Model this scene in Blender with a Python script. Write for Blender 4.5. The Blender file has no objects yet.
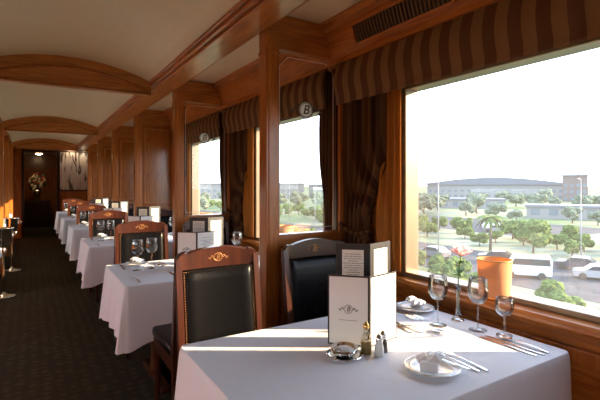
import bpy, bmesh, math, random
from mathutils import Vector, Matrix, noise
random.seed(4)
C=bpy.context.scene.collection
PI=math.pi
sc=bpy.context.scene
sc.view_settings.view_transform='Standard'

# ------------------------------------------------------------------ materials
def newmat(name):
    m=bpy.data.materials.new(name); m.use_nodes=True
    nt=m.node_tree; b=nt.nodes['Principled BSDF']; return m,nt,b
def plain(name,col,rough=.5,metal=0,coat=0,spec=.5,emit=None,es=0):
    m,nt,b=newmat(name)
    b.inputs['Base Color'].default_value=(*col,1); b.inputs['Roughness'].default_value=rough
    b.inputs['Metallic'].default_value=metal; b.inputs['Coat Weight'].default_value=coat
    b.inputs['Specular IOR Level'].default_value=spec
    if emit: b.inputs['Emission Color'].default_value=(*emit,1); b.inputs['Emission Strength'].default_value=es
    n=nt.nodes.new('ShaderNodeTexNoise'); n.inputs['Scale'].default_value=30
    mr=nt.nodes.new('ShaderNodeMapRange'); mr.inputs['To Min'].default_value=max(0,rough-.04); mr.inputs['To Max'].default_value=min(1,rough+.04)
    nt.links.new(n.outputs['Fac'],mr.inputs['Value']); nt.links.new(mr.outputs['Result'],b.inputs['Roughness'])
    return m
def wood(name,c1,c2,axis='Z',rough=.32,scale=1.0,coat=.35):
    m,nt,b=newmat(name)
    tc=nt.nodes.new('ShaderNodeTexCoord'); mp=nt.nodes.new('ShaderNodeMapping')
    s=[14*scale]*3; s['XYZ'.index(axis)]=1.2*scale
    mp.inputs['Scale'].default_value=s
    n=nt.nodes.new('ShaderNodeTexNoise'); n.inputs['Scale'].default_value=2.2; n.inputs['Detail'].default_value=6; n.inputs['Distortion'].default_value=1.2
    r=nt.nodes.new('ShaderNodeValToRGB'); r.color_ramp.elements[0].position=.3; r.color_ramp.elements[0].color=(*c2,1)
    r.color_ramp.elements[1].position=.7; r.color_ramp.elements[1].color=(*c1,1)
    nt.links.new(tc.outputs['Object'],mp.inputs['Vector']); nt.links.new(mp.outputs['Vector'],n.inputs['Vector'])
    nt.links.new(n.outputs['Fac'],r.inputs['Fac']); nt.links.new(r.outputs['Color'],b.inputs['Base Color'])
    b.inputs['Roughness'].default_value=rough; b.inputs['Coat Weight'].default_value=coat; b.inputs['Coat Roughness'].default_value=.15
    return m
WOODZ=wood('wood_vertical',(.56,.19,.034),(.30,.082,.013),'Z')
WOODY=wood('wood_lengthwise',(.56,.19,.034),(.30,.082,.013),'Y')
WOODX=wood('wood_crosswise',(.56,.20,.038),(.31,.09,.015),'X')
BURL=wood('wood_burl',(.48,.16,.028),(.23,.065,.011),'Z',scale=1.6,rough=.25)
MAHOG=wood('mahogany',(.058,.015,.007),(.026,.007,.004),'Z',rough=.28,coat=.15)
DARKW=wood('dark_wood',(.09,.032,.012),(.04,.014,.006),'Z',rough=.4)
LEATHER=plain('black_leather',(.004,.004,.005),.26,spec=.18)
def bumpy(m,scale,strength,dist=.01,detail=3):
    nt=m.node_tree;b=nt.nodes['Principled BSDF']
    n=nt.nodes.new('ShaderNodeTexNoise'); n.inputs['Scale'].default_value=scale; n.inputs['Detail'].default_value=detail
    tc=nt.nodes.new('ShaderNodeTexCoord'); nt.links.new(tc.outputs['Object'],n.inputs['Vector'])
    bp=nt.nodes.new('ShaderNodeBump'); bp.inputs['Strength'].default_value=strength; bp.inputs['Distance'].default_value=dist
    nt.links.new(n.outputs['Fac'],bp.inputs['Height']); nt.links.new(bp.outputs['Normal'],b.inputs['Normal'])
bumpy(LEATHER,90,.08,.002)
CLOTH=plain('white_linen',(.79,.80,.86),.85,spec=.2); bumpy(CLOTH,6,.35,.02,4)
NAPK=plain('napkin_linen',(.84,.84,.86),.85,spec=.2)
SILVER=plain('polished_silver',(.78,.77,.75),.14,metal=1)
CHROME=plain('brushed_frame',(.26,.20,.14),.35,metal=.6)
BRASS=plain('brass',(.75,.48,.16),.25,metal=1)
CHINA=plain('white_china',(.85,.84,.82),.15,coat=.5)
CREAM=plain('cream_ceiling',(.74,.62,.43),.35,coat=.15)
PAPER=plain('menu_paper',(.88,.87,.84),.7)
INK=plain('ink',(.12,.10,.09),.7)
BLACK=plain('black_cover',(.012,.012,.014),.4)
GOLD=plain('emblem_bronze',(.36,.17,.07),.35,metal=.5)
ETCH=plain('etched_letter',(.10,.08,.06),.5)
GREEN=plain('leaf_green',(.08,.18,.04),.6)
RUB=plain('rubber',(.02,.02,.02),.7)
BLOCKER=plain('light_blocker_brown',(.10,.06,.035),.9,spec=.1)
def glassmat(name,tint=(1,1,1),base=.06,gain=.5,film=0):
    m=bpy.data.materials.new(name); m.use_nodes=True; nt=m.node_tree; nt.nodes.clear()
    o=nt.nodes.new('ShaderNodeOutputMaterial'); t=nt.nodes.new('ShaderNodeBsdfTransparent'); t.inputs['Color'].default_value=(*tint,1)
    g=nt.nodes.new('ShaderNodeBsdfGlossy'); g.inputs['Roughness'].default_value=.03
    lw=nt.nodes.new('ShaderNodeLayerWeight'); lw.inputs['Blend'].default_value=.35
    mr=nt.nodes.new('ShaderNodeMapRange'); mr.inputs['To Min'].default_value=base; mr.inputs['To Max'].default_value=gain
    mx=nt.nodes.new('ShaderNodeMixShader')
    nt.links.new(lw.outputs['Fresnel'],mr.inputs['Value']); nt.links.new(mr.outputs['Result'],mx.inputs['Fac'])
    nt.links.new(t.outputs[0],mx.inputs[1]); nt.links.new(g.outputs[0],mx.inputs[2]); last=mx
    if film:   # translucent film added to the pane to imitate haze outside
        tl_=nt.nodes.new('ShaderNodeBsdfTranslucent'); tl_.inputs[0].default_value=(.9,.92,.95,1)
        m2_=nt.nodes.new('ShaderNodeMixShader'); m2_.inputs[0].default_value=film
        nt.links.new(mx.outputs[0],m2_.inputs[1]); nt.links.new(tl_.outputs[0],m2_.inputs[2]); last=m2_
    nt.links.new(last.outputs[0],o.inputs['Surface'])
    return m
GLASS=glassmat('clear_glass',(.97,.98,.98),.04,.5)
PANE=glassmat('pane_glass',(.99,.99,.99),.02,.3,film=.025)
WINE=glassmat('wineglass',(.97,.98,.98),.03,.75)
def fabric(name,c1,c2,pitch,axis=1,trans=.25,duty=.5):
    m=bpy.data.materials.new(name); m.use_nodes=True; nt=m.node_tree; nt.nodes.clear()
    o=nt.nodes.new('ShaderNodeOutputMaterial'); tc=nt.nodes.new('ShaderNodeTexCoord'); sp=nt.nodes.new('ShaderNodeSeparateXYZ')
    a=nt.nodes.new('ShaderNodeMath'); a.operation='DIVIDE'; a.inputs[1].default_value=pitch
    f=nt.nodes.new('ShaderNodeMath'); f.operation='FRACT'
    g=nt.nodes.new('ShaderNodeMath'); g.operation='GREATER_THAN'; g.inputs[1].default_value=duty
    mx=nt.nodes.new('ShaderNodeMix'); mx.data_type='RGBA'; mx.inputs[6].default_value=(*c1,1); mx.inputs[7].default_value=(*c2,1)
    d=nt.nodes.new('ShaderNodeBsdfDiffuse'); t=nt.nodes.new('ShaderNodeBsdfTranslucent'); ms=nt.nodes.new('ShaderNodeMixShader'); ms.inputs[0].default_value=trans
    nt.links.new(tc.outputs['Object'],sp.inputs[0]); nt.links.new(sp.outputs[axis],a.inputs[0]); nt.links.new(a.outputs[0],f.inputs[0]); nt.links.new(f.outputs[0],g.inputs[0])
    nt.links.new(g.outputs[0],mx.inputs[0]); nt.links.new(mx.outputs[2],d.inputs[0]); nt.links.new(mx.outputs[2],t.inputs[0])
    nt.links.new(d.outputs[0],ms.inputs[1]); nt.links.new(t.outputs[0],ms.inputs[2]); nt.links.new(ms.outputs[0],o.inputs[0])
    return m
VAL=fabric('striped_valance',(.28,.155,.08),(.15,.076,.044),.115,1,.15)
CURT=fabric('striped_curtain',(.17,.088,.048),(.085,.042,.026),.05,1,.25)
LINING=fabric('amber_lining',(.80,.40,.11),(.72,.34,.09),.05,1,.6)
SHADE=fabric('amber_shade',(.80,.48,.27),(.77,.45,.25),.2,2,.42)
FROST=fabric('frosted_glass',(.95,.95,.93),(.95,.95,.93),.2,2,.6)
PINK=fabric('rose_petals',(.98,.72,.72),(.95,.66,.67),.02,2,.5)
# carpet
CARPET,nt,b=newmat('patterned_carpet')
tc=nt.nodes.new('ShaderNodeTexCoord'); vo=nt.nodes.new('ShaderNodeTexVoronoi'); vo.inputs['Scale'].default_value=13; vo.inputs['Randomness'].default_value=.35
r=nt.nodes.new('ShaderNodeValToRGB'); r.color_ramp.elements[0].position=.12; r.color_ramp.elements[0].color=(.085,.062,.036,1); r.color_ramp.elements[1].position=.45; r.color_ramp.elements[1].color=(.046,.038,.023,1)
nt.links.new(tc.outputs['Object'],vo.inputs['Vector']); nt.links.new(vo.outputs['Distance'],r.inputs['Fac']); nt.links.new(r.outputs['Color'],b.inputs['Base Color']); b.inputs['Roughness'].default_value=.95; b.inputs['Specular IOR Level'].default_value=.1
# ------------------------------------------------------------------ mesh helpers
def obj(name,me,mat=None,parent=None,loc=(0,0,0),smooth=False,kind=None,label=None,cat=None):
    o=bpy.data.objects.new(name,me); C.objects.link(o); o.location=loc
    if mat: me.materials.clear(); me.materials.append(mat)
    if smooth:
        for p in me.polygons: p.use_smooth=True
    if parent: o.parent=parent
    if kind: o['kind']=kind
    if label: o['label']=label
    if cat: o['category']=cat
    return o
def root(name,label,cat,loc=(0,0,0),rz=0,group=None):
    e=bpy.data.objects.new(name,None); C.objects.link(e); e.location=loc; e.rotation_euler=(0,0,rz); e.empty_display_size=.1
    e['label']=label; e['category']=cat
    if group: e['group']=group
    return e
def bmesh_to(name,bm):
    bmesh.ops.recalc_face_normals(bm,faces=bm.faces[:])
    me=bpy.data.meshes.new(name); bm.to_mesh(me); bm.free(); return me
def addbox(bm,lo,hi,bev=0,seg=2):
    r=bmesh.ops.create_cube(bm,size=1); vs=r['verts']
    for v in vs:
        v.co=Vector([lo[i]+(v.co[i]+.5)*(hi[i]-lo[i]) for i in range(3)])
    if bev>0:
        es=list({e for v in vs for e in v.link_edges})
        bmesh.ops.bevel(bm,geom=es,offset=bev,segments=seg,profile=.6,affect='EDGES')
def boxes(name,lst,bev=0,seg=2,**k):
    bm=bmesh.new()
    for lo,hi in lst: addbox(bm,lo,hi,bev,seg)
    return obj(name,bmesh_to(name,bm),**k)
def box(name,lo,hi,bev=0,seg=2,**k): return boxes(name,[(lo,hi)],bev,seg,**k)
def lathe_bm(bm,prof,seg=24,c=(0,0,0)):
    rings=[]
    for r,z in prof:
        if r<1e-5: rings.append([bm.verts.new((c[0],c[1],c[2]+z))])
        else: rings.append([bm.verts.new((c[0]+r*math.cos(2*PI*i/seg),c[1]+r*math.sin(2*PI*i/seg),c[2]+z)) for i in range(seg)])
    for a,b in zip(rings,rings[1:]):
        for i in range(seg):
            j=(i+1)%seg
            f=[a[i%len(a)],a[j%len(a)],b[j%len(b)],b[i%len(b)]]
            u=[]
            for v in f:
                if v not in u: u.append(v)
            if len(u)>2: bm.faces.new(u)
def lathe(name,prof,seg=24,c=(0,0,0),**k):
    bm=bmesh.new(); lathe_bm(bm,prof,seg,c); return obj(name,bmesh_to(name,bm),smooth=True,**k)
def sweep_bm(bm,path,rads,seg=8,cap=True):
    rings=[]; n=len(path); path=[Vector(p) for p in path]
    for i,p in enumerate(path):
        t=(path[min(i+1,n-1)]-path[max(i-1,0)]).normalized()
        a=Vector((0,0,1)) if abs(t.z)<.9 else Vector((1,0,0))
        x=t.cross(a).normalized(); y=t.cross(x).normalized()
        r=rads[i] if isinstance(rads,(list,tuple)) else rads
        rings.append([bm.verts.new(p+x*r*math.cos(2*PI*j/seg)+y*r*math.sin(2*PI*j/seg)) for j in range(seg)])
    for a,b in zip(rings,rings[1:]):
        for j in range(seg):
            bm.faces.new([a[j],a[(j+1)%seg],b[(j+1)%seg],b[j]])
    if cap: bm.faces.new(rings[0]); bm.faces.new(rings[-1][::-1])
def sweep(name,path,rads,seg=8,**k):
    bm=bmesh.new(); sweep_bm(bm,path,rads,seg); return obj(name,bmesh_to(name,bm),smooth=True,**k)
def prism_bm(bm,pts,axis,a0,a1):
    def mk(p,a):
        if axis=='Y': return (p[0],a,p[1])
        if axis=='X': return (a,p[0],p[1])
        return (p[0],p[1],a)
    A=[bm.verts.new(mk(p,a0)) for p in pts]; B=[bm.verts.new(mk(p,a1)) for p in pts]
    n=len(pts)
    bm.faces.new(A); bm.faces.new(B[::-1])
    for i in range(n): bm.faces.new([A[i],A[(i+1)%n],B[(i+1)%n],B[i]])
def prism(name,pts,axis,a0,a1,**k):
    bm=bmesh.new(); prism_bm(bm,pts,axis,a0,a1); return obj(name,bmesh_to(name,bm),**k)
def torus_bm(bm,c,rx,rz,r,plane='XZ',seg=32,ts=8):
    path=[]
    V=[]
    for i in range(seg):
        a=2*PI*i/seg; ring=[]
        for j in range(ts):
            b=2*PI*j/ts; q=r*math.cos(b); w=r*math.sin(b)
            p=((rx+q)*math.cos(a),(rz+q)*math.sin(a))
            co=(c[0]+p[0],c[1]+w,c[2]+p[1]) if plane=='XZ' else (c[0]+p[0],c[1]+p[1],c[2]+w)
            ring.append(bm.verts.new(co))
        V.append(ring)
    for i in range(seg):
        for j in range(ts):
            bm.faces.new([V[i][j],V[(i+1)%seg][j],V[(i+1)%seg][(j+1)%ts],V[i][(j+1)%ts]])
def text_mesh(body,size,ext=.0005):
    cu=bpy.data.curves.new('t','FONT'); cu.body=body; cu.size=size; cu.extrude=ext; cu.align_x='CENTER'; cu.align_y='CENTER'; cu.shear=.25
    cu.offset=size*.012
    o=bpy.data.objects.new('t',cu); C.objects.link(o)
    dg=bpy.context.evaluated_depsgraph_get(); me=bpy.data.meshes.new_from_object(o.evaluated_get(dg))
    bpy.data.objects.remove(o); return me
def emblem_mesh(rx,rz,letter,thick=.002,flour=True):
    """ring with leaf flourishes and a letter, in the XZ plane, facing -Y"""
    bm=bmesh.new()
    torus_bm(bm,(0,0,0),rx,rz,thick); torus_bm(bm,(0,0,0),rx*.82,rz*.82,thick*.5)
    tm=text_mesh(letter,rz*1.6)
    tm.transform(Matrix.Rotation(PI/2,4,'X')); bm.from_mesh(tm)
    if flour:
        for s in (-1,1):
            for i in range(5):
                x=s*(rx*1.15+i*rx*.24); z=rz*.35*math.sin(i*1.5)
                r=bmesh.ops.create_icosphere(bm,subdivisions=1,radius=1)
                for v in r['verts']: v.co=Vector((x+v.co.x*rx*.22,v.co.y*thick,z+v.co.z*rz*.16))
    me=bpy.data.meshes.new('emblem'); bm.to_mesh(me); bm.free(); return me
def dup(r,loc,rz=None,label=None,group=None):
    n=r.copy(); C.objects.link(n); n.location=loc
    if rz is not None: n.rotation_euler=(0,0,rz)
    if label: n['label']=label
    if group: n['group']=group; r['group']=group
    def rec(a,b):
        for ch in list(a.children):
            c=ch.copy(); C.objects.link(c); c.parent=b; rec(ch,c)
    rec(r,n); return n

# ------------------------------------------------------------------ room constants
WR=1.80; WL=-1.15; PITCH=1.9; Y0=-3.6; YE=13.0
wins=[]
k=-2
while .63+1.9*k+1.12<YE: wins.append((.63+1.9*k,.63+1.9*k+1.12)); k+=1
ZB,ZT=.84,1.92
def wallmesh(name,x0,x1,mat):
    L=[((x0,Y0,0),(x1,YE,ZB)),((x0,Y0,ZT),(x1,YE,2.5))]
    y=Y0
    for a,b in wins: L.append(((x0,y,ZB),(x1,a,ZT))); y=b
    L.append(((x0,y,ZB),(x1,YE,ZT)))
    return boxes(name,L,mat=mat,kind='structure')
wallmesh('wall_right',WR,WR+.09,WOODY)
wallmesh('wall_left',WL-.09,WL,WOODY)
box('floor',(WL-.09,Y0,-.08),(WR+.09,17.4,0),mat=CARPET,kind='structure')
box('wall_back',(WL-.09,Y0-.08,0),(WR+.09,Y0,2.6),mat=WOODX,kind='structure')
# ceiling profile
prof=[(WL-.09,2.36),(-.45,2.36)]
for i in range(17):
    t=i/16; x=-.4+t*1.35; prof.append((x,2.31+.14*math.sin(PI*t)**.8))
prof+=[(1.2,2.38),(WR+.09,2.38),(WR+.09,2.62),(WL-.09,2.62)]
prism('ceiling',prof,'Y',Y0-.08,17.4,mat=CREAM,kind='structure')
# beams
boxes('trim_1',[((.95,Y0,2.28),(1.19,YE,2.40)),((.98,Y0,2.262),(1.16,YE,2.28)),((.93,Y0,2.30),(.95,YE,2.325))],.006,mat=WOODY,kind='structure')
boxes('trim_2',[((-.62,Y0,2.28),(-.38,YE,2.40))],.006,mat=WOODY,kind='structure')
# cornice right + ledge + panels
prism('trim_3',[(WR,2.12),(1.64,2.12),(1.64,2.15),(1.66,2.155),(1.60,2.32),(1.56,2.33),(1.56,2.38),(WR,2.38)],'Y',Y0,YE,mat=WOODY,kind='structure')
prism('trim_4',[(WR,.795),(1.715,.795),(1.70,.81),(1.70,.822),(1.715,.835),(1.885,.838),(1.885,.80)],'Y',Y0,YE,mat=WOODY,kind='structure')
L=[((1.775,Y0,.10),(WR,YE,.16)),((1.775,Y0,.66),(WR,YE,.72))]
for k in range(-1,7): L.append(((1.775,.35+1.9*k-.04,.16),(WR,.35+1.9*k+.04,.66)))
boxes('trim_5',L,.005,mat=WOODZ,kind='structure')
box('baseboard_right',(1.77,Y0,0),(WR,YE,.10),.005,mat=DARKW,kind='structure')
box('baseboard_left',(WL,Y0,0),(WL+.03,YE,.10),.005,mat=DARKW,kind='structure')
# ventilation grille set in cornice
vg=root('vent_grille','dark slatted ventilation grille set in the wood cornice','vent')
sl=[];bm=bmesh.new()
for i in range(26):
    y=1.32+i*.0255
    addbox(bm,(-.002,y,-.05),(.004,y+.011,.05))
g=obj('slats',bmesh_to('slats',bm),mat=plain('grille_bronze',(.16,.09,.04),.4,metal=.5),parent=vg)
boxes('grille_frame',[((-.006,1.29,.05),(.006,2.0,.062)),((-.006,1.29,-.062),(.006,2.0,-.05)),((-.006,1.29,-.05),(.006,1.305,.05)),((-.006,1.985,-.05),(.006,2.0,.05))],mat=WOODY,parent=vg)
box('backing',(.005,1.30,-.05),(.007,1.99,.05),mat=BLACK,parent=vg)
vg.location=(1.618,0,2.24); vg.rotation_euler=(0,-.345,0)
# arched headers across the ceiling
for n,(y,b) in enumerate([(4.2,2.19),(8.0,2.19),(11.8,2.19),(.15,2.26)]):
    pts=[(-.38,b),(.95,b),(.95,2.46),(-.38,2.46)]
    prism('trim_%d'%(10+n),pts,'Y',y-.03,y+.03,mat=WOODX,kind='structure')
    bm=bmesh.new()
    path=[(-.36+t*1.29/16,y-.035,b+.025+(.14)*math.sin(PI*t/16)**.8*1.0) for t in range(17)]
    sweep_bm(bm,path,.010,6); sweep_bm(bm,[(-.37,y-.035,b+.01),(.94,y-.035,b+.01)],.010,6)
    obj('trim_%d'%(20+n),bmesh_to('arch',bm),mat=BURL,kind='structure',smooth=True)
# windows
for i,(a,b) in enumerate(wins):
    for side,(x0,x1,nm) in enumerate([(WR-.02,WR+.085,'window_%d'%(i+1)),(WL-.085,WL+.02,'window_%d'%(i+31))]):
        w=.035
        fr=boxes(nm,[((x0,a-.02,ZB-.005),(x1,a+w-.02,ZT)),((x0,b-w+.02,ZB-.005),(x1,b+.02,ZT)),((x0,a,ZT-w),(x1,b,ZT+.01)),((x0,a,ZB-.005),(x1,b,ZB+.022))],.006,mat=CHROME,kind='structure')
        xm=(WR+.06) if side==0 else (WL-.06)
        bm=bmesh.new(); bm.faces.new([bm.verts.new(p) for p in [(xm,a,ZB),(xm,b,ZB),(xm,b,ZT),(xm,a,ZT)]])
        obj('pane',bmesh_to('pane',bm),mat=PANE,parent=fr)
        if side==1:
            box('window_blind',(WL-.035,a+.02,1.30),(WL-.030,b-.02,ZT-.03),mat=BLOCKER,label='added brown panel blocking light in the upper part of the window',cat='blind')['group']='added light blockers in the left windows'  # unseen panel added to cut the light from the left windows
        ld=bpy.data.lights.new('portal','AREA'); ld.shape='RECTANGLE'; ld.size=b-a; ld.size_y=ZT-ZB
        try: ld.cycles.is_portal=True
        except Exception: pass
        if ld.cycles.is_portal:
            lo=bpy.data.objects.new('window_portal',ld); C.objects.link(lo)
            lo.matrix_world=Matrix.Translation((xm+(.04 if side==0 else -.04),(a+b)/2,(ZB+ZT)/2)) @ (Matrix(((0,0,1 if side==0 else -1,0),(1,0,0,0),(0,1 if side==0 else -1,0,0),(0,0,0,1))) )
# ------------------------------------------------------------------ curtains, valances
def sheet(name,fn,nu,nv,mat,parent=None,thick=.003,**k):
    bm=bmesh.new(); V=[[bm.verts.new(fn(u/nu,v/nv)) for v in range(nv+1)] for u in range(nu+1)]
    for u in range(nu):
        for v in range(nv): bm.faces.new([V[u][v],V[u+1][v],V[u+1][v+1],V[u][v+1]])
    me=bmesh_to(name,bm)
    o=obj(name,me,mat=mat,parent=parent,smooth=True,**k)
    if thick:
        md=o.modifiers.new('s','SOLIDIFY'); md.thickness=thick
    return o
def valfn(u,v):
    y=.42+u*1.80 ; z=2.135-v*.275
    x=1.672-.055*math.sin(PI*min(1,v*1.15))*.5 - .018*v +.007*math.sin(y*2*PI/.115)*v
    return (x,y,z)
va=sheet('window_valance',valfn,180,12,VAL,label='brown striped fabric valance hanging under the wood cornice',cat='valance')
va['group']='striped valances over the windows'
for k in range(-2,6):
    if k==0: continue
    n=va.copy(); C.objects.link(n); n.location=(0,1.9*k,0)
def curtfn(ya,yb,pull):
    def f(u,v):
        z=2.13-v*1.275
        g=math.exp(-((z-1.12)/.26)**2)
        w=1-.42*g
        y= (yb-(1-u)*(yb-ya)*w) if pull>0 else (ya+u*(yb-ya)*w)
        x=1.735+.030*math.sin(u*2*PI*5.5+.6*math.sin(v*4))*(1-.2*g)+.008*math.sin(u*31)
        return (x,y,z)
    return f
cu=root('window_curtain','dark brown striped curtain gathered beside the window','curtain')
sheet('curtain_fabric',curtfn(1.84,2.23,1),90,26,CURT,parent=cu)
sheet('curtain_lining',lambda u,v:(1.755+.015*math.sin(u*2*PI*3),1.752+u*.15+.05*u*math.exp(-((2.13-v*1.27-1.12)/.26)**2),2.13-v*1.27),30,16,LINING,parent=cu,label='amber translucent lining edge')
sweep('tieback',[(1.70,1.98+.27*a/6-.02,1.08-.04*math.sin(PI*a/6)+.02*a/6) for a in range(7)],.014,8,mat=CURT,parent=cu)
cn=root('window_curtain','dark brown striped curtain hanging against the glass screen','curtain')
sheet('curtain_fabric',curtfn(.46,.60,-1),36,26,CURT,parent=cn)
for k in range(0,6):
    dup(cn,(0,1.9*k,0),group='dark curtains beside the windows')
    if k: dup(cu,(0,1.9*k,0),group='dark curtains beside the windows')
cn.location=(0,-1.9,0)
# ------------------------------------------------------------------ partition screens
EMB=emblem_mesh(.052,.052,'B',.0035)
def screen(y,solid=False,mirror=False):
    lab='tall honey-wood partition with moulded solid panels beside the tables' if solid else 'honey-wood framed clear glass screen with etched round monogram'
    r=root('partition_screen',lab,'partition')
    T=.035
    def post(x,w):
        boxes('post',[((x-w/2,-.045,0),(x+w/2,.045,2.275)),((x-w/2-.008,-.053,0),(x+w/2+.008,.053,.12)),((x-w/2-.006,-.051,2.13),(x+w/2+.006,.051,2.15)),((x-w/2+.016,-.049,.2),(x+w/2-.016,.049,2.08))],.004,mat=WOODZ,parent=r)
    post(1.215,.09); post(1.755,.08)
    box('top_rail',(1.26,-T,2.17),(1.715,T,2.375),.004,mat=WOODX,parent=r)
    box('header_rail',(1.17,-.045,2.275),(1.795,.045,2.375),.004,mat=WOODX,parent=r)
    box('middle_rail',(1.26,-T,.98),(1.715,T,1.05),.004,mat=WOODX,parent=r)
    box('lower_panel',(1.26,-.015,.0),(1.715,.015,.98),.002,mat=BURL,parent=r)
    boxes('panel_moulding',[((1.28,-.025,.12),(1.695,.025,.15)),((1.28,-.025,.88),(1.695,.025,.91)),((1.28,-.025,.15),(1.305,.025,.88)),((1.67,-.025,.15),(1.695,.025,.88))],.004,mat=WOODZ,parent=r)
    if solid:
        box('upper_panel',(1.26,-.015,1.05),(1.715,.015,2.17),.002,mat=BURL,parent=r)
        boxes('panel_moulding',[((1.29,-.025,1.09),(1.685,.025,1.115)),((1.29,-.025,2.10),(1.685,.025,2.125)),((1.29,-.025,1.115),(1.315,.025,2.10)),((1.66,-.025,1.115),(1.685,.025,2.10))],.004,mat=WOODZ,parent=r)
    else:
        bm=bmesh.new(); bm.faces.new([bm.verts.new(p) for p in [(1.255,0,1.045),(1.72,0,1.045),(1.72,0,2.175),(1.255,0,2.175)]])
        g=obj('glass_panel',bmesh_to('g',bm),mat=GLASS,parent=r)
        bm=bmesh.new(); bmesh.ops.create_circle(bm,cap_ends=True,segments=40,radius=.052); me_=bmesh_to('disc',bm); me_.transform(Matrix.Rotation(PI/2,4,'X'))
        dk=obj('frosted_disc',me_,mat=FROST,parent=g,loc=(1.475,-.0015,1.825))
        obj('monogram',EMB.copy(),mat=ETCH,parent=g,loc=(1.475,-.004,1.825),smooth=True)
        bm=bmesh.new()
        P=[(1.285,-.002,1.08),(1.69,-.002,1.08),(1.69,-.002,2.08),(1.63,-.002,2.14),(1.345,-.002,2.14),(1.285,-.002,2.08)]
        for a,b2 in zip(P,P[1:]+P[:1]): sweep_bm(bm,[a,b2],.0016,5)
        obj('etched_border',bmesh_to('eb',bm),mat=FROST,parent=g)
        boxes('glazing_bead',[((1.26,-.02,1.05),(1.272,.02,2.17)),((1.703,-.02,1.05),(1.715,.02,2.17))],.002,mat=MAHOG,parent=r)
    r.location=(0,y,0)
    return r
s1=screen(2.3); s1['group']='partitions between the dining bays'
dup(s1,(0,4.2,0),group='partitions between the dining bays')
s3=screen(6.1,True)
for y in (8.0,9.9,11.8): dup(s3,(0,y,0),group='partitions between the dining bays')
for y in (8.0,9.9,11.8): # aisle-opposite partitions
    n=dup(s3,(.80,y,0),rz=PI,group='partitions between the dining bays')
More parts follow.
